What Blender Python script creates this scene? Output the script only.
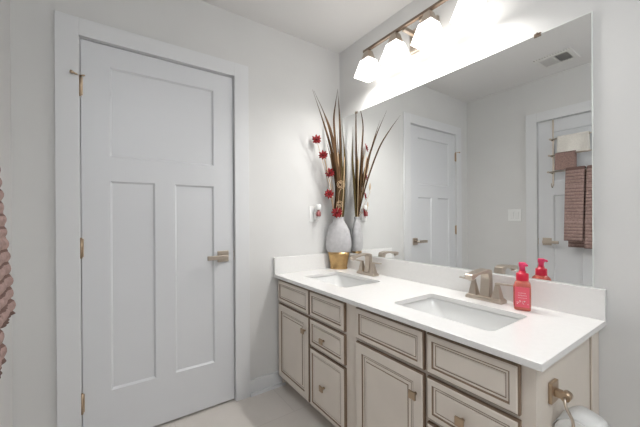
import bpy, bmesh, math, random
from mathutils import Vector, Matrix
for o in list(bpy.data.objects):
    bpy.data.objects.remove(o)
scene = bpy.context.scene
COL = scene.collection
R = math.radians

# ------------------------------------------------------------------ camera
cam_d = bpy.data.cameras.new('camera')
cam = bpy.data.objects.new('camera', cam_d)
COL.objects.link(cam)
cam_d.sensor_width = 36.0
cam_d.sensor_fit = 'HORIZONTAL'
cam_d.lens = 301.481 / 640 * 36
cam_d.shift_x = 0.0125
cam_d.shift_y = 0.00667
cam_d.clip_start = 0.02
_y, _p, _r = R(33.995), R(-0.056), R(-0.333)
fw = Vector((math.sin(_y) * math.cos(_p), math.cos(_y) * math.cos(_p), math.sin(_p)))
rt = Vector((math.cos(_y), -math.sin(_y), 0))
up = rt.cross(fw)
rt, up = rt * math.cos(_r) + up * math.sin(_r), up * math.cos(_r) - rt * math.sin(_r)
cam.matrix_world = Matrix(((rt.x, up.x, -fw.x, -1.521), (rt.y, up.y, -fw.y, -1.854),
                           (rt.z, up.z, -fw.z, 1.153), (0, 0, 0, 1)))
scene.camera = cam

# ------------------------------------------------------------------ world, exposure
world = bpy.data.worlds.new('world')
scene.world = world
world.use_nodes = True
world.node_tree.nodes['Background'].inputs[0].default_value = (0.8, 0.85, 0.9, 1)
world.node_tree.nodes['Background'].inputs[1].default_value = 0.15
scene.view_settings.view_transform = 'Standard'
scene.view_settings.look = 'None'
scene.view_settings.gamma = 1.0
scene.view_settings.use_curve_mapping = False
scene.view_settings.exposure = 0.80
SHADE_POWER = 2.2        # glow of the frosted shades of the vanity light
BULB_POWER = 5.8          # watts of each bulb in a shade
FILL_POWER = 40.0      # glow of the added fill lamp, unseen behind the camera

# ------------------------------------------------------------------ room numbers (metres)
XL = -1.878      # left wall
YR = -3.0        # wall behind the camera
H = 2.449        # ceiling
CT = 0.769       # countertop height

# ------------------------------------------------------------------ materials
def mat(name, col, rough=0.5, metal=0.0, noise=None, bump=None, emit=None, trans=0.0, spec=None, ior=None):
    m = bpy.data.materials.new(name)
    m.use_nodes = True
    nt = m.node_tree
    b = nt.nodes['Principled BSDF']
    b.inputs['Base Color'].default_value = (*col, 1)
    b.inputs['Roughness'].default_value = rough
    b.inputs['Metallic'].default_value = metal
    if spec is not None: b.inputs['Specular IOR Level'].default_value = spec
    if ior: b.inputs['IOR'].default_value = ior
    b.inputs['Transmission Weight'].default_value = trans
    tc = nt.nodes.new('ShaderNodeTexCoord')
    if noise:
        sc, amt = noise[0], noise[1]
        n = nt.nodes.new('ShaderNodeTexNoise')
        n.inputs['Scale'].default_value = sc
        n.inputs['Detail'].default_value = 5
        nt.links.new(tc.outputs['Object'], n.inputs['Vector'])
        mx = nt.nodes.new('ShaderNodeMix'); mx.data_type = 'RGBA'
        c2 = noise[2] if len(noise) > 2 else tuple(c * (1 - amt) for c in col)
        mx.inputs[6].default_value = (*col, 1)
        mx.inputs[7].default_value = (*c2, 1)
        rmp = nt.nodes.new('ShaderNodeMapRange')
        rmp.inputs[1].default_value = 0.35; rmp.inputs[2].default_value = 0.65
        nt.links.new(n.outputs['Fac'], rmp.inputs[0])
        nt.links.new(rmp.outputs[0], mx.inputs[0])
        nt.links.new(mx.outputs[2], b.inputs['Base Color'])
    if bump:
        n2 = nt.nodes.new('ShaderNodeTexNoise')
        n2.inputs['Scale'].default_value = bump[0]
        nt.links.new(tc.outputs['Object'], n2.inputs['Vector'])
        bp = nt.nodes.new('ShaderNodeBump')
        bp.inputs['Strength'].default_value = bump[1]
        bp.inputs['Distance'].default_value = 0.002
        nt.links.new(n2.outputs['Fac'], bp.inputs['Height'])
        nt.links.new(bp.outputs[0], b.inputs['Normal'])
    if emit:
        b.inputs['Emission Color'].default_value = (*emit[0], 1)
        b.inputs['Emission Strength'].default_value = emit[1]
    return m

M = {}
M['wall'] = mat('wall_paint', (0.70, 0.695, 0.685), 0.8, noise=(3, 0.03), bump=(180, 0.08))
M['ceiling'] = mat('ceiling_paint', (0.76, 0.75, 0.74), 0.9, bump=(150, 0.08))
M['trim'] = mat('white_trim_paint', (0.73, 0.735, 0.745), 0.4)
M['door'] = mat('white_door_paint', (0.70, 0.71, 0.73), 0.38)
M['counter'] = mat('white_quartz', (0.84, 0.83, 0.815), 0.22, noise=(60, 0.02))
M['counter_edge'] = M['counter']
M['sink'] = mat('white_porcelain', (0.80, 0.80, 0.79), 0.12)
M['cab'] = mat('greige_cabinet_paint', (0.75, 0.68, 0.605), 0.42, noise=(8, 0.04))
M['glaze_shade'] = mat('brown_glaze_and_edge_shade', (0.24, 0.165, 0.11), 0.5)
M['cab_in'] = mat('cabinet_inside', (0.35, 0.27, 0.2), 0.6)
M['nickel'] = mat('brushed_nickel', (0.54, 0.47, 0.40), 0.36, 1.0)
M['bronze'] = mat('satin_bronze', (0.5, 0.38, 0.27), 0.34, 1.0)
M['dark_bronze'] = mat('dark_bronze', (0.26, 0.20, 0.155), 0.35, 1.0)
M['dark'] = mat('dark_metal', (0.06, 0.045, 0.035), 0.4, 0.8)
M['mirror'] = mat('mirror_silver', (0.94, 0.95, 0.945), 0.0, 1.0)
M['glass_edge'] = mat('mirror_polished_edge', (0.80, 0.83, 0.80), 0.2)
M['shade'] = mat('frosted_lamp_glass', (0.9, 0.88, 0.84), 0.3, emit=((1.0, 0.975, 0.94), SHADE_POWER))
M['bulb'] = mat('lit_bulb', (1, 1, 1), 0.3, emit=((1.0, 0.97, 0.93), SHADE_POWER * 1.5))
M['fill_dome'] = mat('fill_dome_glow', (0.9, 0.9, 0.9), 0.3, emit=((0.94, 0.975, 1.0), FILL_POWER))
M['vase'] = mat('grey_stoneware', (0.56, 0.55, 0.56), 0.55, noise=(35, 0.14), bump=(60, 0.25))
M['gold'] = mat('satin_gold', (0.58, 0.38, 0.18), 0.28, 1.0, noise=(30, 0.15))
M['leaf'] = mat('dried_brown_leaf', (0.06, 0.032, 0.017), 0.75, noise=(9, 0.4, (0.12, 0.065, 0.03)), spec=0.15)
M['leaf_green'] = mat('dried_olive_leaf', (0.075, 0.055, 0.02), 0.75, noise=(9, 0.4, (0.11, 0.078, 0.03)), spec=0.15)
M['straw'] = mat('straw_stem', (0.60, 0.43, 0.27), 0.6)
M['petal'] = mat('red_petal', (0.36, 0.012, 0.018), 0.6, noise=(60, 0.3))
M['petal_mid'] = mat('flower_heart', (0.14, 0.01, 0.012), 0.8)
M['white_plastic'] = mat('white_plastic', (0.82, 0.82, 0.81), 0.35)
M['gap_shadow'] = mat('door_gap_shadow', (0.03, 0.03, 0.03), 0.6)
M['pink_oil'] = mat('pink_scented_oil', (0.62, 0.22, 0.22), 0.12, trans=0.45)
M['soap'] = mat('coral_soap', (0.92, 0.26, 0.20), 0.08, trans=0.6, ior=1.36)
M['soap_label'] = mat('soap_label_pink', (0.78, 0.11, 0.16), 0.35)
M['soap_mark'] = mat('soap_label_print', (0.95, 0.75, 0.72), 0.4)
M['pump'] = mat('red_pump_plastic', (0.68, 0.012, 0.05), 0.28)
M['pump_head'] = mat('pink_pump_plastic', (0.82, 0.05, 0.16), 0.3)
M['towel'] = mat('dusty_rose_chenille', (0.42, 0.29, 0.26), 0.95, noise=(90, 0.25), bump=(400, 0.6))
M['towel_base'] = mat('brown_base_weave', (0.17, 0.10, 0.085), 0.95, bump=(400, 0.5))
M['towel_pink'] = mat('rose_terry', (0.36, 0.235, 0.205), 0.95, noise=(90, 0.25), bump=(400, 0.6))
M['towel_white'] = mat('ivory_terry', (0.84, 0.80, 0.74), 0.95, noise=(90, 0.08), bump=(400, 0.5))
M['paper'] = mat('toilet_tissue', (0.82, 0.82, 0.81), 0.95, bump=(120, 0.3))
M['card'] = mat('cardboard_core', (0.45, 0.33, 0.22), 0.9)
M['vent'] = mat('vent_enamel', (0.74, 0.73, 0.71), 0.45)
M['vent_dark'] = mat('vent_duct', (0.035, 0.032, 0.03), 0.8)

def floor_mat():
    m = mat('floor_tile', (0.56, 0.51, 0.465), 0.42)
    nt = m.node_tree
    b = nt.nodes['Principled BSDF']
    tc = nt.nodes.new('ShaderNodeTexCoord')
    br = nt.nodes.new('ShaderNodeTexBrick')
    br.inputs['Color1'].default_value = (0.76, 0.715, 0.67, 1)
    br.inputs['Color2'].default_value = (0.74, 0.695, 0.65, 1)
    br.inputs['Mortar'].default_value = (0.67, 0.625, 0.58, 1)
    br.inputs['Scale'].default_value = 1.0
    br.inputs['Mortar Size'].default_value = 0.0025
    br.inputs['Brick Width'].default_value = 0.61
    br.inputs['Row Height'].default_value = 0.305
    n = nt.nodes.new('ShaderNodeTexNoise')
    n.inputs['Scale'].default_value = 7
    n.inputs['Detail'].default_value = 6
    mx = nt.nodes.new('ShaderNodeMix'); mx.data_type = 'RGBA'; mx.blend_type = 'MULTIPLY'
    cr = nt.nodes.new('ShaderNodeValToRGB')
    cr.color_ramp.elements[0].color = (0.88, 0.87, 0.86, 1)
    cr.color_ramp.elements[1].color = (1, 1, 1, 1)
    nt.links.new(tc.outputs['Object'], br.inputs['Vector'])
    nt.links.new(tc.outputs['Object'], n.inputs['Vector'])
    nt.links.new(n.outputs['Fac'], cr.inputs[0])
    mx.inputs[0].default_value = 1.0
    nt.links.new(br.outputs['Color'], mx.inputs[6])
    nt.links.new(cr.outputs[0], mx.inputs[7])
    nt.links.new(mx.outputs[2], b.inputs['Base Color'])
    return m
M['floor'] = floor_mat()

# ------------------------------------------------------------------ mesh helpers
def B(): return bmesh.new()

def box(bm, x0, x1, y0, y1, z0, z1, mi=0):
    x0, x1 = sorted((x0, x1)); y0, y1 = sorted((y0, y1)); z0, z1 = sorted((z0, z1))
    v = [bm.verts.new(p) for p in ((x0, y0, z0), (x1, y0, z0), (x1, y1, z0), (x0, y1, z0),
                                   (x0, y0, z1), (x1, y0, z1), (x1, y1, z1), (x0, y1, z1))]
    for f in ((0, 3, 2, 1), (4, 5, 6, 7), (0, 1, 5, 4), (1, 2, 6, 5), (2, 3, 7, 6), (3, 0, 4, 7)):
        bm.faces.new([v[i] for i in f]).material_index = mi
    return v

def loft(bm, rings, cap0=True, cap1=True, closed=True, mi=0, smooth=False):
    """rings: lists of points of equal length"""
    V = [[bm.verts.new(p) for p in r] for r in rings]
    n = len(V[0])
    for a, b in zip(V, V[1:]):
        for i in range(n if closed else n - 1):
            j = (i + 1) % n
            f = bm.faces.new((a[i], a[j], b[j], b[i]))
            f.material_index = mi; f.smooth = smooth
    if cap0: bm.faces.new(list(reversed(V[0]))).material_index = mi
    if cap1: bm.faces.new(V[-1]).material_index = mi
    return V

def frust(bm, c, a0, a1, z0, z1, mi=0):
    """tapered block: a0/a1 = (half x, half y) at bottom and top; c = (x,y) or pair of centres"""
    c0, c1 = (c if isinstance(c[0], (tuple, list)) else (c, c))
    ring = lambda cc, a, z: [(cc[0] - a[0], cc[1] - a[1], z), (cc[0] + a[0], cc[1] - a[1], z),
                             (cc[0] + a[0], cc[1] + a[1], z), (cc[0] - a[0], cc[1] + a[1], z)]
    loft(bm, [ring(c0, a0, z0), ring(c1, a1, z1)], mi=mi)

def lathe(bm, c, prof, seg=40, mi=0, smooth=True, cap0=True, cap1=True):
    loft(bm, [[(c[0] + r * math.cos(2 * math.pi * k / seg), c[1] + r * math.sin(2 * math.pi * k / seg), z)
               for k in range(seg)] for r, z in prof], cap0, cap1, mi=mi, smooth=smooth)

def cyl(bm, a, b, r, seg=20, r2=None, mi=0, smooth=True):
    tube(bm, [a, b], [r, r if r2 is None else r2], seg, mi, smooth)

def tube(bm, pts, rad, seg=10, mi=0, smooth=True):
    P = [Vector(p) for p in pts]
    if not isinstance(rad, (list, tuple)): rad = [rad] * len(P)
    rings = []
    t0 = (P[1] - P[0]).normalized()
    ref = Vector((0, 0, 1)) if abs(t0.z) < 0.9 else Vector((1, 0, 0))
    n = t0.cross(ref).normalized()
    for i, p in enumerate(P):
        t = (P[min(i + 1, len(P) - 1)] - P[max(i - 1, 0)]).normalized()
        n = (n - t * n.dot(t)).normalized()
        bb = t.cross(n)
        rings.append([tuple(p + (n * math.cos(2 * math.pi * k / seg) + bb * math.sin(2 * math.pi * k / seg)) * rad[i])
                      for k in range(seg)])
    loft(bm, rings, mi=mi, smooth=smooth)

def bez(p0, p1, p2, p3, n):
    p0, p1, p2, p3 = map(Vector, (p0, p1, p2, p3))
    return [((1 - t) ** 3) * p0 + 3 * (1 - t) ** 2 * t * p1 + 3 * (1 - t) * t * t * p2 + t ** 3 * p3
            for t in [i / n for i in range(n + 1)]]

def spline(pts, n=8):
    """Catmull-Rom through the points"""
    P = [Vector(p) for p in pts]
    P = [P[0] * 2 - P[1]] + P + [P[-1] * 2 - P[-2]]
    out = []
    for i in range(1, len(P) - 2):
        a, b, c, d = P[i - 1:i + 3]
        for k in range(n):
            t = k / n
            out.append(0.5 * ((2 * b) + (c - a) * t + (2 * a - 5 * b + 4 * c - d) * t * t + (3 * b - a - 3 * c + d) * t ** 3))
    out.append(P[-2])
    return out

def world_loc(o):
    l = Vector((0, 0, 0))
    while o: l = l + o.location; o = o.parent
    return l

def obj(name, bm, mats, parent=None, bevel=0, seg=2, origin=None, smooth_angle=None, sub=0, recalc=True):
    if not isinstance(mats, (list, tuple)): mats = [mats]
    if recalc: bmesh.ops.recalc_face_normals(bm, faces=bm.faces)
    off = world_loc(parent) if parent else Vector(origin or (0, 0, 0))
    bmesh.ops.translate(bm, verts=bm.verts, vec=-off)
    me = bpy.data.meshes.new(name)
    bm.to_mesh(me); bm.free()
    for m in mats: me.materials.append(m)
    o = bpy.data.objects.new(name, me)
    COL.objects.link(o)
    if parent: o.parent = parent
    else: o.location = off
    if bevel:
        md = o.modifiers.new('bevel', 'BEVEL'); md.width = bevel; md.segments = seg
        md.limit_method = 'ANGLE'; md.angle_limit = R(35)
    if sub:
        md = o.modifiers.new('subd', 'SUBSURF'); md.levels = sub; md.render_levels = sub
    return o

def tag(o, label=None, cat=None, group=None, kind=None):
    if label: o['label'] = label
    if cat: o['category'] = cat
    if group: o['group'] = group
    if kind: o['kind'] = kind
    return o

def thing(name, loc, label, cat, group=None, kind=None):
    o = bpy.data.objects.new(name, None)
    COL.objects.link(o)
    o.location = loc
    o.empty_display_size = 0.05
    return tag(o, label, cat, group, kind)

def struct(name, bm, m, label, cat, bevel=0):
    return tag(obj(name, bm, m, bevel=bevel), label, cat, kind='structure')

# mapping for flat panels: local (u, v, w) -> world
def map_back(u, v, w): return (u, -w, v)             # on the back wall, w towards the room (-y)
def map_left(u, v, w): return (XL + w, -u, v)        # on the left wall, u runs away from the back wall
def map_cab(xf):
    return lambda u, v, w: (xf - w, -u, v)           # cabinet fronts, w towards the room (-x)

def rings(bm, mp, rect, prof, fill=True):
    """rect=(u0,u1,v0,v1); prof=[(inset, w, material index of the band that ends here)]"""
    prev = None
    for ins, w, mi in prof:
        u0, u1, v0, v1 = rect[0] + ins, rect[1] - ins, rect[2] + ins, rect[3] - ins
        cur = [bm.verts.new(mp(*p)) for p in ((u0, v0, w), (u1, v0, w), (u1, v1, w), (u0, v1, w))]
        if prev:
            for i in range(4):
                j = (i + 1) % 4
                bm.faces.new((prev[i], prev[j], cur[j], cur[i])).material_index = mi
        prev = cur
    if fill: bm.faces.new(prev).material_index = 0
    return prev

# ------------------------------------------------------------------ room shell
D1 = (-1.631, -0.869)      # door in the back wall (x range)
D2 = (0.683, 1.445)        # door in the left wall (distance from the back wall)
DT = 2.034                 # top of the doors
T = 0.12
J = 0.018                  # jamb thickness
b = B(); box(b, XL - T, T, YR - T, T, -0.1, 0); struct('floor', b, M['floor'], 'pale greige tiled bathroom floor', 'floor')
b = B(); box(b, XL - T, T, YR - T, T, H, H + 0.1); struct('ceiling', b, M['ceiling'], 'flat off-white bathroom ceiling', 'ceiling')
b = B()
box(b, XL - T, D1[0] - J - 0.004, 0, T, 0, H); box(b, D1[1] + J + 0.004, T, 0, T, 0, H)
box(b, D1[0] - J - 0.004, D1[1] + J + 0.004, 0, T, DT + J + 0.004, H)
struct('wall_back', b, M['wall'], 'pale grey wall around the closed white door', 'wall')
b = B()
box(b, XL - T, XL, -D2[0] + J + 0.004, 0, 0, H); box(b, XL - T, XL, YR, -D2[1] - J - 0.004, 0, H)
box(b, XL - T, XL, -D2[1] - J - 0.004, -D2[0] + J + 0.004, DT + J + 0.004, H)
struct('wall_left', b, M['wall'], 'pale grey wall facing the mirror, with the towel-hung door', 'wall')
b = B(); box(b, 0, T, YR, 0, 0, H); struct('wall_right', b, M['wall'], 'pale grey wall behind the mirror and vanity', 'wall')
b = B(); box(b, XL - T, T, YR - T, YR, 0, H); struct('wall_front', b, M['wall'], 'pale grey wall behind the camera', 'wall')

def baseboard(name, segs, label):
    b = B()
    for (ax, a0, a1, base, sgn) in segs:
        for th, z0, z1 in ((0.014, 0.0, 0.098), (0.026, 0.0, 0.018)):
            if ax == 'x': box(b, a0, a1, base, base + sgn * th, z0, z1)
            else: box(b, base, base + sgn * th, a0, a1, z0, z1)
    struct(name, b, M['trim'], label, 'baseboard')
CW = 0.096
baseboard('baseboard_back', [('x', XL, D1[0] - CW, 0, -1), ('x', D1[1] + 0.1, -0.515, 0, -1)], 'white baseboard between door casing and vanity')
baseboard('baseboard_left', [('y', -D2[0] + CW, -0.03, XL, 1), ('y', YR + .03, -D2[1] - CW, XL, 1)], 'white baseboard along the wall facing the mirror')
baseboard('baseboard_right', [('y', YR + .03, -1.56, 0, -1)], 'white baseboard on the mirror wall past the vanity')
baseboard('baseboard_front', [('x', XL + .03, -.03, YR, 1)], 'white baseboard on the wall behind the camera')

def casing(name, mp, d0, d1, label):
    b = B()
    def bx(u0, u1, v0, v1, w0, w1):
        p, q_ = mp(u0, v0, w0), mp(u1, v1, w1)
        box(b, p[0], q_[0], p[1], q_[1], p[2], q_[2])
    rv = 0.006
    bx(d0 - CW, d0 - rv, 0, 2.128, 0, 0.018)
    bx(d1 + rv, d1 + CW + .003, 0, 2.128, 0, 0.018)
    bx(d0 - rv, d1 + rv, DT + rv + .002, 2.128, 0, 0.018)
    # jambs and door stop
    bx(d0 - J - .003, d0 - 0.003, 0, DT + J, -T, 0)
    bx(d1 + 0.0045, d1 + J + .003, 0, DT + J, -T, 0)
    bx(d0 - 0.003, d1 + 0.004, DT + 0.005, DT + J, -T, 0)
    bx(d0 - 0.003, d0 + 0.011, 0, DT - .001, -0.05, -0.0375)
    bx(d1 - 0.011, d1 + 0.0045, 0, DT - .001, -0.05, -0.0375)
    struct(name, b, M['trim'], label, 'door casing', bevel=0.0015)
casing('trim_1', map_back, D1[0], D1[1], 'flat white casing around the closed door left of the vanity')
casing('trim_2', map_left, D2[0], D2[1], 'flat white casing around the towel-hung door seen in the mirror')
# added dark sheets that stand in for the shade behind the doors
b = B(); box(b, D1[0] - .02, D1[1] + .02, T, T + .02, 0, DT + .02); struct('door_gap_sheet_1', b, M['gap_shadow'], 'added dark sheet for the shade behind the closed door', 'dark sheet')
b = B(); box(b, XL - T - .02, XL - T, -D2[1] - .02, -D2[0] + .02, 0, DT + .02); struct('door_gap_sheet_2', b, M['gap_shadow'], 'added dark sheet for the shade behind the towel-hung door', 'dark sheet')

def make_door(name, mp, d0, d1, hinge_at, label, base, lever_out, stop_pin):
    t = thing(name, base, label, 'door', kind='structure')
    z0 = 0.014
    us = [d0, d0 + 0.117, d0 + 0.322, d0 + 0.4225, d1 - 0.1205, d1]
    vs = [z0, 0.275, 1.345, 1.470, 1.927, DT]
    panels = {(1, 1), (3, 1), (1, 3), (2, 3), (3, 3)}
    b = B()
    vert = {}
    def V(u, v):
        k = (round(u, 4), round(v, 4))
        if k not in vert: vert[k] = b.verts.new(mp(u, v, 0))
        return vert[k]
    for i in range(5):
        for j in range(5):
            if (i, j) in panels: continue
            b.faces.new((V(us[i], vs[j]), V(us[i + 1], vs[j]), V(us[i + 1], vs[j + 1]), V(us[i], vs[j + 1])))
    prof = [(0, 0, 0), (0.0012, -0.002, 0), (0.0085, -0.010, 0), (0.009, -0.0105, 0)]
    for rect in ((us[1], us[2], vs[1], vs[2]), (us[3], us[4], vs[1], vs[2]), (us[1], us[4], vs[3], vs[4])):
        rings(b, mp, rect, prof)
    # edges and back
    w = -0.035
    c = [(d0, z0), (d1, z0), (d1, DT), (d0, DT)]
    f = [b.verts.new(mp(u, v, 0)) for u, v in c]; k = [b.verts.new(mp(u, v, w)) for u, v in c]
    for i in range(4):
        j = (i + 1) % 4
        b.faces.new((f[i], f[j], k[j], k[i]))
    b.faces.new(k)
    bmesh.ops.remove_doubles(b, verts=b.verts, dist=1e-5)
    obj('door_slab', b, M['door'], t)
    s = 1 if hinge_at == 'lo' else -1
    hu = d0 - 0.002 if s > 0 else d1 + 0.002
    for n, zc in enumerate((1.803, 1.010, 0.250)):
        b = B()
        cyl(b, mp(hu, zc - 0.046, 0.007), mp(hu, zc + 0.046, 0.007), 0.0065, 14)
        for q in (-0.0485, 0.0485):
            cyl(b, mp(hu, zc + q - .0025, 0.007), mp(hu, zc + q + .0025, 0.007), 0.0045, 12)
        p, q_ = mp(hu + s * 0.002, zc - 0.044, 0.0002), mp(hu + s * 0.010, zc + 0.044, 0.003)
        box(b, p[0], q_[0], p[1], q_[1], p[2], q_[2])
        h = obj('hinge', b, M['bronze'], t)
        if stop_pin and n == 0:
            b = B()
            z = zc + 0.047
            cyl(b, mp(hu - s * 0.001, z, 0.008), mp(hu - s * 0.026, z + 0.001, 0.030), 0.004, 10)
            cyl(b, mp(hu - s * 0.026, z + 0.001, 0.030), mp(hu - s * 0.034, z + 0.001, 0.037), 0.007, 12)
            cyl(b, mp(hu, z, 0.009), mp(hu + s * 0.018, z, 0.022), 0.004, 10)
            obj('hinge_stop', b, M['bronze'], h)
    # lever handle on a square rosette
    e = -s
    lu = (d1 if s > 0 else d0)
    ru = lu + (-s) * 0.068
    zc = 0.917
    hd = obj('door_handle', _rosette(mp, ru, zc), M['nickel'], t, bevel=0.0025)
    b = B()
    cyl(b, mp(ru, zc, 0.008), mp(ru, zc, lever_out), 0.011, 18)
    obj('handle_neck', b, M['nickel'], hd)
    b = B()
    def bx(u0, u1, v0, v1, w0, w1):
        p, q_ = mp(u0, v0, w0), mp(u1, v1, w1)
        box(b, p[0], q_[0], p[1], q_[1], p[2], q_[2])
    bx(ru + s * 0.014, ru - s * 0.108, zc - 0.0125, zc + 0.0125, lever_out - 0.007, lever_out + 0.008)
    obj('handle_lever', b, M['nickel'], hd, bevel=0.003)
    b = B()
    p, q_ = mp(lu + s * 0.0005, zc - 0.03, -0.030), mp(lu + s * 0.0028, zc + 0.03, 0.001)
    box(b, p[0], q_[0], p[1], q_[1], p[2], q_[2])
    tag(obj('latch_plate', b, M['bronze'], t), 'small bronze latch plate in the door edge')
    return t

def _rosette(mp, ru, zc):
    b = B()
    p, q_ = mp(ru - 0.034, zc - 0.034, 0.0), mp(ru + 0.034, zc + 0.034, 0.009)
    box(b, p[0], q_[0], p[1], q_[1], p[2], q_[2])
    return b

make_door('door_1', map_back, D1[0], D1[1], 'lo', 'closed white three-panel door left of the vanity', ((D1[0] + D1[1]) / 2, 0, 0), 0.060, True)
make_door('door_2', map_left, D2[0], D2[1], 'hi', 'white panelled door with the towel rack, seen in the mirror', (XL, -(D2[0] + D2[1]) / 2, 0), 0.075, False)

# ------------------------------------------------------------------ vanity cabinet
XF = -0.5535               # face frame plane
VL = 1.512                 # length of the cabinet
vc = thing('vanity_cabinet', (-0.28, -0.76, 0), 'long greige bathroom vanity cabinet with glazed raised-panel doors and drawers', 'cabinet')
b = B()
box(b, XF + 0.018, -0.004, -0.022, -0.004, 0.0, 0.7475)        # end panels
box(b, XF + 0.018, -0.004, -VL, -VL + 0.018, 0.0, 0.7475)
box(b, XF + 0.018, -0.004, -0.768, -0.750, 0.09, 0.58)
box(b, XF + 0.018, -0.004, -VL + 0.018, -0.022, 0.075, 0.09)   # bottom
box(b, -0.012, -0.004, -VL + 0.018, -0.022, 0.09, 0.7475)      # back
obj('carcass', b, M['cab'], vc)
b = B()                                                       # face frame
stiles = [(0.004, 0.040), (0.393, 0.420), (0.705, 0.815), (1.158, 1.188), (1.463, VL)]
for u0, u1 in stiles: box(b, XF, XF + 0.018, -u1, -u0, 0.0755, 0.7475)
for z0, z1 in ((0.0755, 0.098), (0.565, 0.598), (0.726, 0.7475)):
    for (a, c) in zip(stiles, stiles[1:]): box(b, XF, XF + 0.018, -c[0], -a[1], z0, z1)
for (a, c) in ((stiles[1], stiles[2]), (stiles[3], stiles[4])): box(b, XF, XF + 0.018, -c[0], -a[1], 0.402, 0.428)
obj('face_frame', b, M['cab'], vc)
b = B(); box(b, -0.492, -0.474, -VL + .018, -0.022, 0.0, 0.0755); obj('toe_kick', b, M['cab'], vc)
b = B()
box(b, -0.085, -0.004, -VL - 0.006, -VL, 0.0, 0.7475)
obj('scribe_strip', b, M['cab'], vc, bevel=0.001)
b = B(); box(b, -0.089, -0.085, -VL - 0.0015, -VL, 0.0, 0.7475); obj('panel_groove', b, M['glaze_shade'], vc)

def knob(parent, u, v):
    b = B()
    x = XF - 0.019
    cyl(b, (x, -u, v), (x - 0.018, -u, v), 0.006, 12, r2=0.005)
    mpk = map_cab(x - 0.016)
    rings(b, mpk, (u - 0.0145, u + 0.0145, v - 0.0145, v + 0.0145), [(0.006, 0.0, 0), (0, 0.003, 0), (0, 0.009, 0), (0.003, 0.0105, 0)])
    b.faces.new([b.verts.new(mpk(*p)) for p in ((u - .0085, v - .0085, 0), (u + .0085, v - .0085, 0), (u + .0085, v + .0085, 0), (u - .0085, v + .0085, 0))])
    tag(obj('knob', b, M['bronze'], parent), 'small square bronze knob')

def front(name, u0, u1, v0, v1, kind):
    b = B()
    mp = map_cab(XF)
    fr = 0.050 if kind == 'door' else 0.030
    w = 0.019
    prof = [(0, 0.0005, 0), (0, w - 0.006, 1), (0.0028, w - 0.0055, 1), (0.0035, w - 0.0030, 1), (0.0075, w, 0),  # brown outer side band paints edge shade; inner brown bands are glazed lines
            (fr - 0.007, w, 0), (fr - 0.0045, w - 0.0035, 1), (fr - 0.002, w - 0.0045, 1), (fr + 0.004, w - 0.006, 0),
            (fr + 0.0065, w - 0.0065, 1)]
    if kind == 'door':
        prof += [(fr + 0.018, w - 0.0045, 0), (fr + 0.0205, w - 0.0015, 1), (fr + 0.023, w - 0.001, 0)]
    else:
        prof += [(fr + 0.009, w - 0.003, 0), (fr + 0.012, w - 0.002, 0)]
    rings(b, mp, (u0, u1, v0, v1), prof)
    p = [b.verts.new(mp(*q_)) for q_ in ((u0, v0, .0005), (u0, v1, .0005), (u1, v1, .0005), (u1, v0, .0005))]
    b.faces.new(p)
    bmesh.ops.remove_doubles(b, verts=b.verts, dist=1e-6)
    return obj(name, b, [M['cab'], M['glaze_shade']], vc)

Z1 = (0.5905, 0.733); Z2 = (0.4255, 0.5755); Z3 = (0.086, 0.4105)
for (du, dd) in (((0.028, 0.401), (0.4135, 0.7185)), ((0.8, 1.166), (1.1785, 1.4765))):
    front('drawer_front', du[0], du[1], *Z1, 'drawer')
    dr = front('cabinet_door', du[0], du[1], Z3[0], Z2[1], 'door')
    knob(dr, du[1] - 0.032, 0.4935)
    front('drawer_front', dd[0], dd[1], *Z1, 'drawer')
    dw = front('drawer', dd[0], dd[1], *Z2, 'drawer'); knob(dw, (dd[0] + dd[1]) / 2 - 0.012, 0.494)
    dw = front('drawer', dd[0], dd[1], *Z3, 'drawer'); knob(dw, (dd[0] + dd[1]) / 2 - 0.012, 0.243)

# ------------------------------------------------------------------ countertop with two basins
SINKS = [(-0.315, -0.383), (-0.325, -1.145)]
SHX, SHY, SR = 0.145, 0.213, 0.028
def rrect(cx, cy, hx, hy, r, n=6):
    out = []
    for (sx, sy, a0) in ((1, 1, 0), (-1, 1, 90), (-1, -1, 180), (1, -1, 270)):
        for k in range(n + 1):
            a = R(a0 + 90 * k / n)
            out.append((cx + sx * (hx - r) + r * math.cos(a), cy + sy * (hy - r) + r * math.sin(a)))
    return out
ct = thing('countertop', (-0.3, -0.77, CT - 0.021), 'white quartz double-sink countertop on the greige vanity', 'countertop')
b = B()
outer = [(-0.592, -0.003), (-0.592, -1.539), (-0.0015, -1.539), (-0.0015, -0.003)]
holes = [rrect(cx, cy, SHX, SHY, SR) for cx, cy in SINKS]
def holed(z):
    es, loops = [], []
    for lp in [outer] + holes:
        vs = [b.verts.new((x, y, z)) for x, y in lp]
        loops.append(vs)
        es += [b.edges.new((vs[i], vs[(i + 1) % len(vs)])) for i in range(len(vs))]
    bmesh.ops.triangle_fill(b, use_beauty=True, use_dissolve=False, edges=es)
    return loops
CTH = 0.021
lt, lb = holed(CT), holed(CT - CTH)
for a, c in zip(lt, lb):
    for i in range(len(a)):
        j = (i + 1) % len(a)
        b.faces.new((a[i], a[j], c[j], c[i]))
obj('top_slab', b, M['counter'], ct, bevel=0.0015)
b = B(); box(b, -0.0205, -0.0015, -1.5385, -0.003, CT, 0.882); obj('backsplash', b, M['counter'], ct, bevel=0.0015)
b = B(); box(b, -0.591, -0.0205, -0.0205, -0.003, CT, 0.882); obj('side_splash', b, M['counter'], ct, bevel=0.0015)

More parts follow.
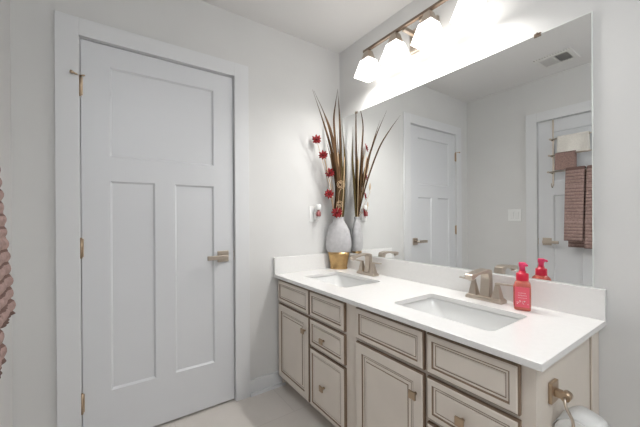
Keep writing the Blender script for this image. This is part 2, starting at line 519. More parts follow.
def make_sink(cx, cy, label):
    t = thing('sink', (cx, cy, CT - 0.17), label, 'sink', 'undermount sinks in the countertop')
    zt = CT - CTH - 0.0005
    b = B()
    ring = lambda hx, hy, r, z, dx=0: [(x, y, z) for x, y in rrect(cx + dx, cy, hx, hy, r)]
    prof = [ring(SHX + .028, SHY + .028, .045, zt), ring(SHX + .006, SHY + .006, .034, zt), ring(SHX + .004, SHY + .004, .036, zt - .008),
            ring(SHX - .004, SHY - .014, .045, zt - .05), ring(SHX - .016, SHY - .05, .05, zt - .095),
            ring(SHX - .030, SHY - .085, .05, zt - .115), ring(.06, .06, .05, zt - .128), ring(.024, .024, .0235, zt - .130)]
    out = [ring(.026, .026, .0235, zt - .138), ring(SHX - .02, SHY - .07, .05, zt - .124), ring(SHX - .006, SHY - .04, .05, zt - .1),
           ring(SHX + .006, SHY - .004, .045, zt - .05), ring(SHX + .028, SHY + .028, .045, zt - .010)]
    loft(b, prof + out, False, False, smooth=True)
    # close the loft: join last ring to the first
    obj('basin', b, M['sink'], t)
    b = B()
    lathe(b, (cx, cy), [(0.0285, zt - .1285), (0.0285, zt - .126), (0.021, zt - .1255), (0.019, zt - .128), (0.010, zt - .128)], 28)
    tag(obj('drain', b, M['nickel'], t), 'round metal drain')
    return t
make_sink(*SINKS[0], 'white rectangular sink in front of the vase and corner tap')
make_sink(*SINKS[1], 'white rectangular sink nearest the red soap bottle')

# ------------------------------------------------------------------ taps
def make_faucet(cy, label):
    cx = -0.082
    t = thing('faucet', (cx, cy, CT), label, 'faucet', 'two-handle taps on the countertop')
    z = CT + 0.0003
    b = B()
    ring = lambda hx, hy, zz, dx=0: [(x, y, zz) for x, y in rrect(cx + dx, cy, hx, hy, 0.006, 3)]
    loft(b, [ring(.0285, .081, z), ring(.0285, .081, z + .009), ring(.024, .076, z + .017), ring(.022, .074, z + .018)])
    obj('base_plate', b, M['nickel'], t, bevel=0.001)
    # spout: rectangular post that bends into a flat arm reaching over the basin
    b = B()
    path = [((cx + .006, z + .017), .0185, .0225), ((cx + .010, z + .05), .0165, .021), ((cx + .012, z + .095), .0155, .020)]
    sec = []
    for (x, zz), hx, hy in path:
        sec.append([(x - hx, cy - hy, zz), (x + hx, cy - hy, zz), (x + hx, cy + hy, zz), (x - hx, cy + hy, zz)])
    # elbow
    def arm(xt, zt, xb, zb, hy):
        return [(xb, cy - hy, zb), (xt, cy - hy, zt), (xt, cy + hy, zt), (xb, cy + hy, zb)]
    sec += [arm(cx + .0270, z + .122, cx - .004, z + .108, .0195),
            arm(cx + .022, z + .137, cx - .009, z + .121, .0195), arm(cx - .004, z + .1435, cx - .020, z + .128, .0195),
            arm(cx - .045, z + .143, cx - .05, z + .130, .019), arm(cx - .095, z + .138, cx - .095, z + .123, .018),
            arm(cx - .140, z + .133, cx - .136, z + .110, .0175), arm(cx - .147, z + .128, cx - .140, z + .107, .017)]
    loft(b, sec)
    obj('spout', b, M['nickel'], t, bevel=0.003)
    b = B(); cyl(b, (cx - .126, cy, z + .116), (cx - .127, cy, z + .104), 0.008, 14); obj('aerator', b, M['nickel'], t)
    for s in (-1, 1):
        hy = cy + s * 0.0525
        b = B()
        frust(b, ((cx, hy), (cx, hy)), (.019, .0185), (.0095, .0095), z + .016, z + .070)
        frust(b, ((cx, hy), (cx, hy)), (.0095, .0095), (.0075, .0075), z + .070, z + .079)
        hb = obj('handle', b, M['nickel'], t, bevel=0.002)
        b = B()
        loft(b, [[(cx - .009, hy - s * .008, z + .0785), (cx + .009, hy - s * .008, z + .0785), (cx + .009, hy - s * .008, z + .0865), (cx - .009, hy - s * .008, z + .0865)],
                 [(cx - .0065, hy + s * .07, z + .083), (cx + .0065, hy + s * .07, z + .083), (cx + .0065, hy + s * .07, z + .088), (cx - .0065, hy + s * .07, z + .088)]])
        obj('handle_lever', b, M['nickel'], hb, bevel=0.0015)
    b = B(); cyl(b, (cx + .033 - .008, cy, z + .017), (cx + .033 - .008, cy, z + .030), .003, 10)
    return t
_b = make_faucet(-0.383, 'brushed nickel tap beside the grey and gold vase')
make_faucet(-1.147, 'brushed nickel tap beside the red soap bottle')

# ------------------------------------------------------------------ soap bottle
SX, SY = -0.104, -1.306
t = thing('soap_bottle', (SX, SY, CT), 'coral red hand soap pump bottle on the countertop', 'soap bottle')
z = CT + 0.0004
ang = R(20)
def rot(pts, z_):
    return [(SX + x * math.cos(ang) - y * math.sin(ang), SY + x * math.sin(ang) + y * math.cos(ang), z_) for x, y in pts]
b = B()
sec = []
for h, zz, r in ((.0265, z, .010), (.0290, z + .004, .012), (.0295, z + .05, .012), (.0292, z + .098, .012), (.0275, z + .108, .014), (.0225, z + .117, .018), (.0185, z + .121, .0175)):
    sec.append(rot(rrect(0, 0, h, h, r, 5), zz))
loft(b, sec, smooth=True)
obj('bottle_body', b, M['soap'], t)
b = B()
lw = 0.0245
for q in range(2):      # front and the side towards the tap
    a2 = ang + (math.pi if q == 0 else math.pi / 2)
    def P(u, v, w): return (SX + (0.0297 + w) * math.cos(a2) - u * math.sin(a2), SY + (0.0297 + w) * math.sin(a2) + u * math.cos(a2), z + v)
    loft(b, [[P(-lw, .014, 0), P(lw, .014, 0), P(lw, .096, 0), P(-lw, .096, 0)], [P(-lw, .014, .0006), P(lw, .014, .0006), P(lw, .096, .0006), P(-lw, .096, .0006)]])
lab = tag(obj('bottle_label', b, M['soap_label'], t), 'deep pink printed label')
b = B()
rnd = random.Random(4)
for q in range(2):
    a2 = ang + (math.pi if q == 0 else math.pi / 2)
    def P(u, v, w): return (SX + (0.0304 + w) * math.cos(a2) - u * math.sin(a2), SY + (0.0304 + w) * math.sin(a2) + u * math.cos(a2), z + v)
    def bar(u0, u1, v0, v1):
        loft(b, [[P(u0, v0, 0), P(u1, v0, 0), P(u1, v1, 0), P(u0, v1, 0)], [P(u0, v0, .0003), P(u1, v0, .0003), P(u1, v1, .0003), P(u0, v1, .0003)]])
    for row, hh in ((.070, .0035), (.0605, .0035), (.051, .0025)):      # rows of small illegible print
        u = -.014
        while u < .013:
            wdt = rnd.uniform(.002, .0035); bar(u, u + wdt * .6, row, row + hh * rnd.uniform(.7, 1)); u += wdt + .0008
    for k in range(12):                                                # pale speckled blossom print near the foot
        cu, cv, rr = rnd.uniform(-.019, .019), rnd.uniform(.025, .040), rnd.uniform(.0012, .0028)
        loft(b, [[P(cu + rr * math.cos(i * 1.0472), cv + rr * math.sin(i * 1.0472), w_) for i in range(6)] for w_ in (0, .0003)])
obj('label_print', b, M['soap_mark'], lab)
b = B()
lathe(b, (SX, SY), [(0.0215, z + .1185), (0.0222, z + .122), (0.0218, z + .146), (0.0200, z + .149), (0.0125, z + .150), (0.0125, z + .158)], 32)
obj('pump_collar', b, M['pump'], t)
b = B()
lathe(b, (SX, SY), [(0.0105, z + .156), (0.0105, z + .174), (0.0125, z + .176), (0.0130, z + .190), (0.0115, z + .193)], 28)
d = Vector((math.cos(R(250)), math.sin(R(250)), 0))
c0 = Vector((SX, SY, z + .185))
tube(b, [c0 + d * .004, c0 + d * .014, c0 + d * .019 + Vector((0, 0, -.001)), c0 + d * .022 + Vector((0, 0, -.005))], [.0065, .006, .005, .0045], 12)
obj('pump_head', b, M['pump_head'], t)

# ------------------------------------------------------------------ vase and dried arrangement
VX, VY = -0.099, -0.099
VU, VW, VK = Vector((0.78, -0.626, 0)), Vector((0.626, 0.78, 0)), 0.46     # wide and narrow axes of the flat oval vase
def flatten(b):
    for v in b.verts:
        d = Vector((v.co.x - VX, v.co.y - VY, 0))
        p = VU * d.dot(VU) + VW * d.dot(VW) * VK
        v.co.x, v.co.y = VX + p.x, VY + p.y
t = thing('vase', (VX, VY, CT), 'rounded grey vase with a gold foot in the vanity corner', 'vase')
z = CT + 0.0004
b = B()
body = [(0.0795, z + .125), (0.088, z + .135), (0.0945, z + .160), (0.0965, z + .185), (0.0950, z + .215), (0.0880, z + .255), (0.0760, z + .295),
        (0.0600, z + .328), (0.0460, z + .348), (0.0400, z + .360), (0.0395, z + .370), (0.0440, z + .380), (0.0500, z + .386)]
inner = [(0.0470, z + .385), (0.0400, z + .378), (0.0355, z + .368), (0.0360, z + .358), (0.0420, z + .345), (0.0560, z + .325), (0.0720, z + .293),
         (0.0840, z + .253), (0.0910, z + .215), (0.0925, z + .185), (0.0900, z + .160), (0.080, z + .135), (0.07, z + .130)]
lathe(b, (VX, VY), body + inner, 48)
flatten(b)
obj('vase_body', b, M['vase'], t)
b = B()
lathe(b, (VX, VY), [(0.0620, z), (0.0640, z + .002), (0.0637, z + .012), (0.0600, z + .016), (0.0655, z + .05), (0.0765, z + .105), (0.0800, z + .1255), (0.066, z + .1255)], 48)
flatten(b)
tag(obj('vase_foot', b, M['gold'], t), 'gold band at the foot of the vase')

def blade(pts, wid, m, label, face=(-0.12, -1.0), twist=0.0, grp='dried leaf blades in the vase'):
    P = spline(pts, 10)
    b = B()
    n = len(P)
    secs = []
    fv = Vector((face[0], face[1], 0)).normalized()
    for i, p in enumerate(P):
        s = i / (n - 1)
        w = wid * 0.88 * (0.15 + 0.82 * math.sin(math.pi * min(1, s * 1.02 + .02)) ** .8) * (1 - s ** 5) + 0.0008
        t_ = (P[min(i + 1, n - 1)] - P[max(i - 1, 0)]).normalized()
        f = Matrix.Rotation(twist * s, 3, 'Z') @ fv
        side = t_.cross(f).normalized()
        nr = side.cross(t_).normalized()
        th = min(0.0012, w * .4)
        secs.append([tuple(p - side * w + nr * w * .25), tuple(p - nr * th), tuple(p + side * w + nr * w * .25), tuple(p + nr * th)])
    loft(b, secs, smooth=True)
    o = obj('dried_leaf', b, m, origin=(VX, VY, z + .15))
    return tag(o, label, 'dried leaf', grp)
def inside(a, r, h):
    p = VU * r * math.cos(R(a)) + VW * r * math.sin(R(a)) * VK
    return (VX + p.x, VY + p.y, z + h)
def rootp(a, r=0.02): return inside(a, r, 0.20)
def neck(a, r=0.02): return inside(a, r, 0.38)
blade([rootp(0, .03), neck(180, .024), (-0.130, -0.115, 1.40), (-0.195, -0.138, 1.635), (-0.272, -0.150, 1.82), (-0.372, -0.165, 2.02)], .0135, M['leaf'],
      'tall dark blade leaning left to the highest left tip')
blade([rootp(20, .03), neck(200, .022), (-0.150, -0.155, 1.42), (-0.235, -0.20, 1.68), (-0.32, -0.235, 1.83), (-0.425, -0.26, 1.965)], .010, M['leaf'],
      'thin dark blade just below the highest left tip')
blade([rootp(170, .03), neck(0, .010), (-0.088, -0.105, 1.42), (-0.085, -0.108, 1.66), (-0.090, -0.104, 1.92), (-0.102, -0.10, 2.11)], .015, M['leaf'],
      'tall upright brown blade rising in the middle of the vase')
blade([rootp(10, .02), neck(190, .010), (-0.115, -0.112, 1.42), (-0.140, -0.115, 1.70), (-0.152, -0.116, 1.87), (-0.132, -0.112, 1.99), (-0.108, -0.107, 2.095)], .011, M['leaf'],
      'brown blade that bows left and crosses the tallest tip')
blade([rootp(190, .02), neck(10, .026), (-0.060, -0.112, 1.40), (-0.046, -0.108, 1.62), (-0.060, -0.102, 1.85)], .018, M['leaf_green'],
      'broad olive blade on the mirror side of the bunch')
blade([rootp(0, .03), neck(180, .016), (-0.125, -0.105, 1.38), (-0.160, -0.100, 1.56), (-0.200, -0.085, 1.72)], .014, M['leaf'],
      'short dark blade behind the left-hand red flowers')
blade([rootp(40, .03), neck(215, .022), (-0.135, -0.14, 1.42), (-0.175, -0.16, 1.62), (-0.225, -0.17, 1.78), (-0.300, -0.16, 1.93)], .011, M['leaf'],
      'arching blade that curves out in front of the left-hand flowers')
blade([rootp(80, .02), neck(255, .020), (-0.110, -0.130, 1.38), (-0.125, -0.135, 1.58), (-0.135, -0.13, 1.78)], .015, M['leaf'],
      'dark blade in the front of the bunch')
blade([rootp(100, .02), neck(290, .015), (-0.090, -0.122, 1.36), (-0.085, -0.125, 1.55), (-0.100, -0.12, 1.72)], .012, M['leaf_green'],
      'narrow olive blade in the heart of the bunch')

def flower(c, a, label, size=0.034, face=(-0.62, -0.75, 0.15)):
    c = Vector(c)
    root = thing('red_flower', tuple(c), label, 'dried flower', 'red daisy-like stems in the vase')
    n = Vector(face).normalized()
    u = n.cross(Vector((0, 0, 1))).normalized(); v = u.cross(n)
    b = B()
    rr = random.Random(int(abs(c.z) * 1000))
    for layer, (cnt, ln, lift) in enumerate(((9, 1.0, 0.15), (7, 0.62, 0.55))):
        for k in range(cnt):
            th = 2 * math.pi * (k + .5 * layer) / cnt + rr.uniform(-.12, .12)
            d_ = u * math.cos(th) + v * math.sin(th)
            s_ = n.cross(d_)
            L = size * ln * rr.uniform(.88, 1.1)
            secs = []
            for q, (al, w) in enumerate(((.12, .12), (.45, .25), (.75, .20), (1.0, .03))):
                p = c + d_ * (L * al) + n * (L * lift * al * al)
                W = size * w
                secs.append([tuple(p - s_ * W), tuple(p - n * .0009), tuple(p + s_ * W), tuple(p + n * .0016)])
            loft(b, secs, smooth=True)
    obj('petals', b, M['petal'], root)
    b = B()
    rings_ = []
    for al in (0.0, .35, .7, .95, 1.0):
        rad = size * .26 * math.cos(al * math.pi / 2) + .0004
        p = c + n * (size * .05 + size * .28 * math.sin(al * math.pi / 2))
        rings_.append([tuple(p + (u * math.cos(i * .6283) + v * math.sin(i * .6283)) * rad) for i in range(10)])
    loft(b, rings_, smooth=True)
    tag(obj('flower_centre', b, M['petal_mid'], root), 'dark flower heart')
    b = B()
    nk = Vector(neck(a, .026)); rt_ = Vector(rootp(a + 180, .04))
    mid = (nk + c) / 2 + Vector((0.012, 0.006, 0.02))
    tube(b, spline([rt_, nk, mid, c - n * .004], 8), 0.0019, 8)
    tag(obj('stem', b, M['straw'], root), 'straw-coloured stem')
flower((-0.256, -0.045, 1.722), 170, 'red flower at the top of the left-hand row', size=.038, face=(-.5, -.8, .2))
flower((-0.226, -0.085, 1.605), 190, 'red flower second from the top of the left-hand row', size=.036)
flower((-0.184, -0.110, 1.476), 200, 'red flower in the middle of the row, left of the larger curl', size=.038)
flower((-0.186, -0.098, 1.322), 165, 'red flower just above the one at the vase mouth', size=.038)
flower((-0.140, -0.135, 1.188), 215, 'red flower resting low at the mouth of the vase', size=.042)

def curl(pts, c, u, turns, r0, label):
    b = B()
    P = spline(pts, 8)
    c = Vector(c); u = Vector(u).normalized(); v = Vector((0, 0, 1))
    n = int(turns * 16)
    sp = []
    for k in range(n + 1):
        th = -math.pi / 2 + 2 * math.pi * k / 16
        rad = r0 * (1 - .75 * k / n)
        sp.append(c + u * math.cos(th) * rad + v * math.sin(th) * rad + u.cross(v) * .004 * k / n)
    tube(b, P[:-1] + sp, [0.0016] * (len(P) - 1 + len(sp)), 8)
    o = obj('curly_twig', b, M['straw'], origin=(VX, VY, z + .15))
    tag(o, label, 'dried twig', 'straw-coloured twigs in the vase')
cu = (0.83, -0.56, 0)
curl([rootp(90, .02), neck(262, .026), (-0.150, -0.165, 1.30), (-0.158, -0.188, 1.345)], (-0.152, -0.190, 1.385), cu, 2.6, .032, 'twig with the larger round curl in front of the blades')
curl([rootp(70, .02), neck(245, .027), (-0.148, -0.150, 1.20), (-0.150, -0.166, 1.222)], (-0.146, -0.170, 1.250), cu, 2.2, .024, 'twig with the small curl just above the lowest flower')
for a, tip, lab in ((235, (-0.150, -0.160, 1.62), 'pale straight twig in front of the dark blades'),
                    (320, (-0.078, -0.145, 1.60), 'pale straight twig between the olive blades'),
                    (185, (-0.230, -0.105, 1.58), 'pale straight twig beside the left-hand flowers')):
    b = B()
    nk = Vector(neck(a, .027))
    tube(b, spline([rootp(a + 180, .02), nk, (nk + Vector(tip)) / 2 + Vector((.004, -.006, .01)), tip], 8), [.0030] * 24 + [.0012], 8)
    tag(obj('straw_twig', b, M['straw'], origin=(VX, VY, z + .15)), lab, 'dried twig', 'straw-coloured twigs in the vase')

# ------------------------------------------------------------------ mirror
mr = thing('wall_mirror', (-0.004, -0.776, 0.8835), 'large frameless mirror over the double vanity', 'mirror')
b = B()
box(b, -0.0072, -0.0015, -1.505, -0.040, 0.8835, 1.924)
obj('mirror_glass', b, M['glass_edge'], mr)
b = B(); box(b, -0.0074, -0.0072, -1.5020, -0.0425, 0.8855, 1.9215); obj('mirror_face', b, M['mirror'], mr)
for y in (-0.20, -1.33):
    b = B()
    box(b, -0.010, -0.0005, y - 0.012, y + 0.012, 1.9245, 1.929)
    box(b, -0.0105, -0.0078, y - 0.012, y + 0.012, 1.914, 1.9245)
    cyl(b, (-0.0105, y, 1.927), (-0.014, y, 1.927), 0.004, 12)
    tag(obj('mirror_clip', b, M['dark_bronze'], mr), 'small bronze mirror clip')

# ------------------------------------------------------------------ vanity light over the mirror
LX, LC = -0.125, -0.778
LY = [-0.4445, -0.667, -0.889, -1.1115]
vl = thing('vanity_light', (-0.012, LC, 2.2), 'four-shade bronze vanity light glowing above the mirror', 'light fixture')
b = B(); box(b, -0.022, -0.0005, LC - 0.092, LC + 0.092, 2.125, 2.262); obj('wall_plate', b, M['nickel'], vl, bevel=0.003)
b = B(); box(b, LX + .004, -0.021, LC + 0.045, LC + 0.065, 2.215, 2.237); obj('arm', b, M['nickel'], vl, bevel=0.002)
b = B(); box(b, LX + .004, -0.021, LC - 0.065, LC - 0.045, 2.215, 2.237); obj('arm', b, M['nickel'], vl, bevel=0.002)
b = B(); box(b, LX - 0.010, LX + 0.010, LY[3] - 0.04, LY[0] + 0.04, 2.228, 2.244); obj('cross_bar', b, M['dark_bronze'], vl, bevel=0.002)
for y in LY:
    b = B()
    frust(b, (LX, y), (.033, .033), (.019, .019), 2.165, 2.222)
    box(b, LX - .008, LX + .008, y - .008, y + .008, 2.220, 2.2285)
    so = obj('socket_cup', b, M['nickel'], vl, bevel=0.001)
    b = B()
    zt, zb, w0, w1, th = 2.166, 2.062, .037, .066, .004
    sq = lambda w, zz: [(LX - w, y - w, zz), (LX + w, y - w, zz), (LX + w, y + w, zz), (LX - w, y + w, zz)]
    loft(b, [sq(w0 - th, zt - .004), sq(w1 - th, zb), sq(w1, zb), sq(w0, zt), sq(.012, zt + .0005)], False, True)
    sh = obj('lamp_shade', b, M['shade'], vl)
    tag(sh, 'glowing frosted glass shade')
    b = B()
    pl = bpy.data.lights.new('bulb_light', 'SPOT'); pl.spot_size = R(175); pl.spot_blend = 1.0; pl.energy = BULB_POWER; pl.color = (1.0, 0.985, 0.965); pl.shadow_soft_size = 0.025
    po = bpy.data.objects.new('bulb_light', pl); COL.objects.link(po); po.parent = sh; po.location = Vector((LX, y, 2.064)) - world_loc(sh)
    lathe(b, (LX, y), [(.012, 2.16), (.014, 2.155), (.026, 2.14), (.029, 2.118), (.024, 2.098), (.012, 2.087), (.002, 2.085)], 20)
    obj('bulb', b, M['bulb'], sh)

# ------------------------------------------------------------------ added fill lamp on the ceiling, unseen behind the camera
cl = thing('fill_lamp', (-1.25, -2.55, H), 'added round fill lamp on the ceiling behind the camera', 'fill light')
b = B(); lathe(b, (-1.25, -2.55), [(0.155, H - .0005), (0.165, H - .008), (0.165, H - .024), (0.15, H - .026)], 40); obj('fill_lamp_rim', b, M['nickel'], cl)
b = B(); lathe(b, (-1.25, -2.55), [(0.150, H - .0255), (0.147, H - .045), (0.12, H - .072), (0.07, H - .09), (0.01, H - .096)], 40); obj('fill_lamp_dome', b, M['fill_dome'], cl)

# ------------------------------------------------------------------ outlet and plug-in
PX, PZ = -0.262, 1.178
t = thing('wall_outlet', (PX, 0, PZ), 'white outlet plate on the wall left of the vase', 'outlet')
b = B(); box(b, PX - .036, PX + .036, -0.0055, -0.0005, PZ - .0575, PZ + .0575); obj('outlet_plate', b, M['white_plastic'], t, bevel=0.002)
b = B()
for dz in (-.02, .02): box(b, PX - .0165, PX + .0165, -0.0075, -0.005, PZ + dz - .0145, PZ + dz + .0145)
obj('receptacle', b, M['white_plastic'], t, bevel=0.001)
t = thing('air_freshener', (PX, -0.008, PZ), 'plug-in air freshener with pink oil in the wall outlet', 'air freshener')
b = B()
box(b, PX - .002, PX + .036, -0.030, -0.008, PZ - .046, PZ + .014)
obj('plug_body', b, M['white_plastic'], t, bevel=0.004)
b = B(); lathe(b, (PX + .017, -.047), [(.019, PZ + .030), (.021, PZ + .034), (.0205, PZ + .066), (.014, PZ + .071)], 24)
box(b, PX + .004, PX + .030, -.045, -.012, PZ + .012, PZ + .05)
obj('warmer_cap', b, M['white_plastic'], t)
b = B(); lathe(b, (PX + .017, -.049), [(.013, PZ - .018), (.0165, PZ - .014), (.0165, PZ + .014), (.010, PZ + .022), (.010, PZ + .030)], 24)
tag(obj('oil_bottle', b, M['pink_oil'], t), 'small glass bottle of pink oil')

# ------------------------------------------------------------------ light switch on the left wall (seen in the mirror)
SYY, SZ = -0.481, 1.163
t = thing('light_switch', (XL, SYY, SZ), 'white double light switch plate seen in the mirror', 'light switch')
b = B(); box(b, XL + .0003, XL + .006, SYY - .060, SYY + .060, SZ - .0595, SZ + .0595); obj('switch_plate', b, M['white_plastic'], t, bevel=0.002)
for dy in (-.023, .023):
    b = B()
    loft(b, [[(XL + .0055, SYY + dy - .0165, SZ - .033), (XL + .0055, SYY + dy + .0165, SZ - .033), (XL + .0055, SYY + dy + .0165, SZ + .033), (XL + .0055, SYY + dy - .0165, SZ + .033)],
             [(XL + .0075, SYY + dy - .0155, SZ - .032), (XL + .0075, SYY + dy + .0155, SZ - .032), (XL + .0105, SYY + dy + .0155, SZ + .032), (XL + .0105, SYY + dy - .0155, SZ + .032)]])
    obj('rocker', b, M['white_plastic'], t)

# ------------------------------------------------------------------ ceiling vent (seen in the mirror)
t = thing('ceiling_vent', (-1.553, -0.925, H), 'white two-bank ceiling vent seen in the mirror', 'vent')
b = B()
X0, X1, Y0, Y1 = -1.665, -1.44, -1.05, -0.80
e_ = 0.032
zf = H - 0.012
for (x0, x1, y0, y1) in ((X0, X1, Y0, Y0 + e_), (X0, X1, Y1 - e_, Y1), (X0, X0 + e_ , Y0 + e_, Y1 - e_), (X1 - e_, X1, Y0 + e_, Y1 - e_), (X0 + e_, X1 - e_, -.93, -.92)):
    box(b, x0, x1, y0, y1, zf, H - .0005)
obj('vent_frame', b, M['vent'], t, bevel=0.003)
b = B(); box(b, X0 + .02, X1 - .02, Y0 + .02, Y1 - .02, H - .0025, H - .0006); obj('vent_duct', b, M['vent_dark'], t)
for bank, (y0, y1, tilt) in enumerate(((Y0 + e_, -.93, 1), (-.92, Y1 - e_, -1))):
    n = 8
    for k in range(n):
        yc = y0 + (y1 - y0) * (k + .5) / n
        b = B()
        dz, dy = .0045, .0047 * tilt
        loft(b, [[(X0 + e_ - .002, yc - dy - .0006, zf + .0055 - dz), (X0 + e_ - .002, yc - dy + .0006, zf + .0055 - dz), (X0 + e_ - .002, yc + dy + .0006, zf + .0055 + dz), (X0 + e_ - .002, yc + dy - .0006, zf + .0055 + dz)],
                 [(X1 - e_ + .002, yc - dy - .0006, zf + .0055 - dz), (X1 - e_ + .002, yc - dy + .0006, zf + .0055 - dz), (X1 - e_ + .002, yc + dy + .0006, zf + .0055 + dz), (X1 - e_ + .002, yc + dy - .0006, zf + .0055 + dz)]])
        obj('louver', b, M['vent'], t)

# ------------------------------------------------------------------ over-door rack with towels
RY0, RY1 = -0.80, -1.33
TIERS = [(1.845, 0.06), (1.695, 0.085), (1.545, 0.108)]
t = thing('towel_rack', (XL, (RY0 + RY1) / 2, 1.43), 'three-tier metal towel rack hooked over the panelled door', 'towel rack')
for y in (RY0, RY1):
    b = B()
    box(b, XL + .0015, XL + .005, y - .006, y + .006, 1.43, DT + .0015)
    box(b, XL - .034, XL + .005, y - .006, y + .006, DT + .0008, DT + .0026)
    tube(b, spline([(XL + .005, y, 1.445), (XL + .012, y, 1.425), (XL + .032, y, 1.415), (XL + .045, y, 1.43), (XL + .047, y, 1.45)], 6), .004, 8)
    obj('hanging_strap', b, M['nickel'], t)
for zt, out in TIERS:
    b = B()
    for y in (RY0, RY1):
        cyl(b, (XL + .004, y, zt), (XL + out + .014, y, zt), .006, 12)
        cyl(b, (XL + .004, y, zt), (XL + .010, y, zt), .013, 16)
        cyl(b, (XL + out + .010, y, zt), (XL + out + .018, y, zt), .009, 14)
    cyl(b, (XL + out, RY0 + .004, zt), (XL + out, RY1 - .004, zt), .006, 12)
    obj('towel_bar', b, M['nickel'], t)

def towel(name, xb, zbar, y0, y1, front_len, back_len, m, label, cat, rib=0.0, pitch=.022, wave=.006, th=.006, grp=None, flare=0.0, wl=.075, ny=48, ph=0.0):
    """cloth folded over a bar: runs up the back, over the bar, down the front"""
    r = .0095 + th
    prof = []
    nb = max(6, int(back_len / .0055)); nf = max(6, int(front_len / .0055))
    for k in range(nb): prof.append((xb - r, zbar - back_len + back_len * k / nb, -1, back_len * (1 - k / nb)))
    for k in range(9):
        a = math.pi - math.pi * k / 8
        prof.append((xb + r * math.cos(a), zbar + r * math.sin(a), 0, 0))
    for k in range(1, nf + 1): prof.append((xb + r, zbar - front_len * k / nf, 1, front_len * k / nf))
    b = B()
    secs = []
    for side in (1, -1):
        sec = []
        for (x, zz, sgn, dist) in (prof if side == 1 else prof[::-1]):
            row = []
            for j in range(ny + 1):
                s = j / ny
                y = y0 + (y1 - y0) * s
                k = min(1, dist / .18)
                # soft vertical pleats and a belly near the foot
                dx = sgn * (wave * k * (1 - math.cos(2 * math.pi * (y / wl) + ph)) * .5 + flare * dist / front_len)
                if sgn < 0: dx *= .35
                ribv = 0
                if rib:
                    c_ = abs(math.sin(math.pi * dist / pitch))
                    ribv = rib * (c_ ** .6) * (.62 + .38 * abs(math.sin(math.pi * y / (pitch * .9) + math.floor(dist / pitch) * 1.3)))
                ed = min(1, min(s, 1 - s) * (y0 - y1) / .010)
                rim = math.sqrt(max(0.02, 1 - (1 - ed) ** 2))
                off = (th * .5 + ribv) * rim * side
                if sgn == 0:
                    a = math.atan2(zz - zbar, x - xb)
                    row.append((x + off * math.cos(a), y, zz + off * math.sin(a)))
                else:
                    row.append((x + dx + off * sgn * (1 if sgn > 0 else 1), y, zz))
            sec.append(row)
        secs += sec
    V = [[b.verts.new(p) for p in row] for row in secs]
    n = len(V)
    for i in range(n):
        a, c = V[i], V[(i + 1) % n]
        dd = (prof if i < n // 2 else prof[::-1])[i % (n // 2)][3]
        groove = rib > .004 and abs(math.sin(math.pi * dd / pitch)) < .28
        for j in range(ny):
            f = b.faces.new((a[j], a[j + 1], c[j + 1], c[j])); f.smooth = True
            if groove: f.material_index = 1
    h = n // 2
    for j in (0, ny):           # close the two side edges
        for i in range(h - 1):
            b.faces.new((V[i][j], V[i + 1][j], V[n - 2 - i][j], V[n - 1 - i][j]))
    o = obj(name, b, [m, M['towel_base']], origin=(xb, (y0 + y1) / 2, zbar - front_len))
    return tag(o, label, cat, grp)

xb3, xb2, xb1 = XL + TIERS[2][1], XL + TIERS[1][1], XL + TIERS[0][1]
towel('bath_towel', xb3, TIERS[2][0], -0.925, -1.052, .600, .66, M['towel'], 'ribbed dusty rose bath towel on the lowest bar, nearest the door handle', 'towel',
      rib=.0085, pitch=.027, wave=.008, th=.010, flare=.044, grp='ribbed bath towels on the rack', wl=.13, ph=2.4)
towel('bath_towel', xb3, TIERS[2][0], -1.062, -1.29, .655, .60, M['towel'], 'ribbed dusty rose bath towel on the lowest bar, half cut off by the mirror edge', 'towel',
      rib=.0085, pitch=.027, wave=.010, th=.010, flare=.058, grp='ribbed bath towels on the rack', wl=.12, ph=.5)
towel('hand_towel', xb2, TIERS[1][0], -0.842, -0.985, .140, .13, M['towel_pink'], 'short rose hand towel on the middle bar', 'towel', rib=.0015, pitch=.010, wave=.012, th=.006, wl=.10)
towel('hand_towel', xb1, TIERS[0][0], -0.850, -1.065, .150, .15, M['towel_white'], 'ivory hand towel on the top bar', 'towel', rib=0, wave=.016, th=.006, wl=.14, ph=1.0)

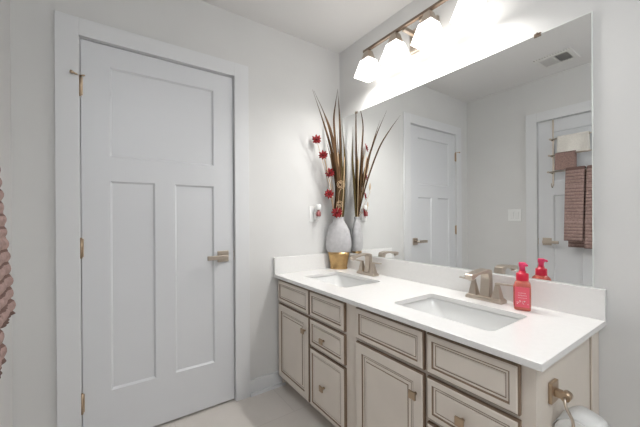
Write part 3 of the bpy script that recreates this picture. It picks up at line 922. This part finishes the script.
# ------------------------------------------------------------------ toilet paper holder and roll
HX, HZ, HY = -0.448, 0.642, -VL - 0.0004
t = thing('toilet_paper_holder', (HX, HY, HZ), 'bronze toilet paper holder on the end of the vanity', 'toilet paper holder')
b = B(); box(b, HX - .026, HX + .026, HY - .010, HY, HZ - .030, HZ + .030); obj('mounting_plate', b, M['bronze'], t, bevel=0.0025)
b = B()
box(b, HX - .010, HX + .010, HY - .026, HY - .009, HZ - .010, HZ + .010)
obj('post', b, M['bronze'], t, bevel=0.002)
b = B()
yp = HY - .035
ye = HY - .056
cyl(b, (HX - .013, yp, HZ), (HX + .013, yp, HZ), .0125, 20)
obj('pivot', b, M['bronze'], t)
b = B()
RZ = HZ - .098
tube(b, spline([(HX - .012, yp, HZ - .002), (HX - .020, yp - .002, HZ - .004), (HX - .028, yp - .008, HZ - .02), (HX - .026, ye, HZ - .05), (HX - .022, ye, RZ + .012),
                (HX - .016, ye, RZ), (HX - .002, ye, RZ - .001), (HX + .10, ye, RZ - .001)], 8), .0038, 10)
tag(obj('wire_arm', b, M['nickel'], t), 'bent wire arm')
t = thing('toilet_roll', (HX + .055, ye, RZ), 'white toilet paper roll hanging on the bronze holder', 'toilet roll')
def roll(b, r0, x0, x1, seg=56, jag=0.0):
    rr = random.Random(3)
    out = []
    for (x, r) in ((x0, r0 * .985), (x0 + .003, r0), (x1 - .003, r0), (x1, r0 * .985)):
        out.append([(x, ye + r * math.cos(2 * math.pi * k / seg) * (1 + jag * math.sin(3 * 2 * math.pi * k / seg)), RZ - .016 + r * math.sin(2 * math.pi * k / seg)) for k in range(seg)])
    return out
b = B()
X0, X1 = HX + .002, HX + .104
outs = roll(b, .052, X0, X1, jag=.01); ins = roll(b, .021, X0, X1)
loft(b, outs + ins[::-1] + [outs[0]], False, False, smooth=True)
bmesh.ops.remove_doubles(b, verts=b.verts, dist=1e-6)
obj('paper', b, M['paper'], t, bevel=0.002)
b = B()
o2 = roll(b, .0209, X0 + .001, X1 - .001); i2 = roll(b, .0195, X0 + .001, X1 - .001)
loft(b, o2 + i2[::-1] + [o2[0]], False, False, smooth=True)
bmesh.ops.remove_doubles(b, verts=b.verts, dist=1e-6)
obj('cardboard_core', b, M['card'], t)
b = B()                              # loose outer sheet folded over the roll
secs = []
for k in range(15):
    a = R(150 - 165 * k / 14)
    r = .0540 + .0015 * math.sin(k * 1.3) + (.004 if k > 11 else 0)
    secs.append([(X0 + .006, ye + r * math.cos(a), RZ - .016 + r * math.sin(a)), (X1 - .008, ye + (r + .002) * math.cos(a), RZ - .016 + (r + .002) * math.sin(a)),
                 (X1 - .008, ye + (r + .003) * math.cos(a), RZ - .016 + (r + .003) * math.sin(a)), (X0 + .006, ye + (r + .001) * math.cos(a), RZ - .016 + (r + .001) * math.sin(a))])
loft(b, secs, smooth=True)
obj('loose_sheet', b, M['paper'], t)
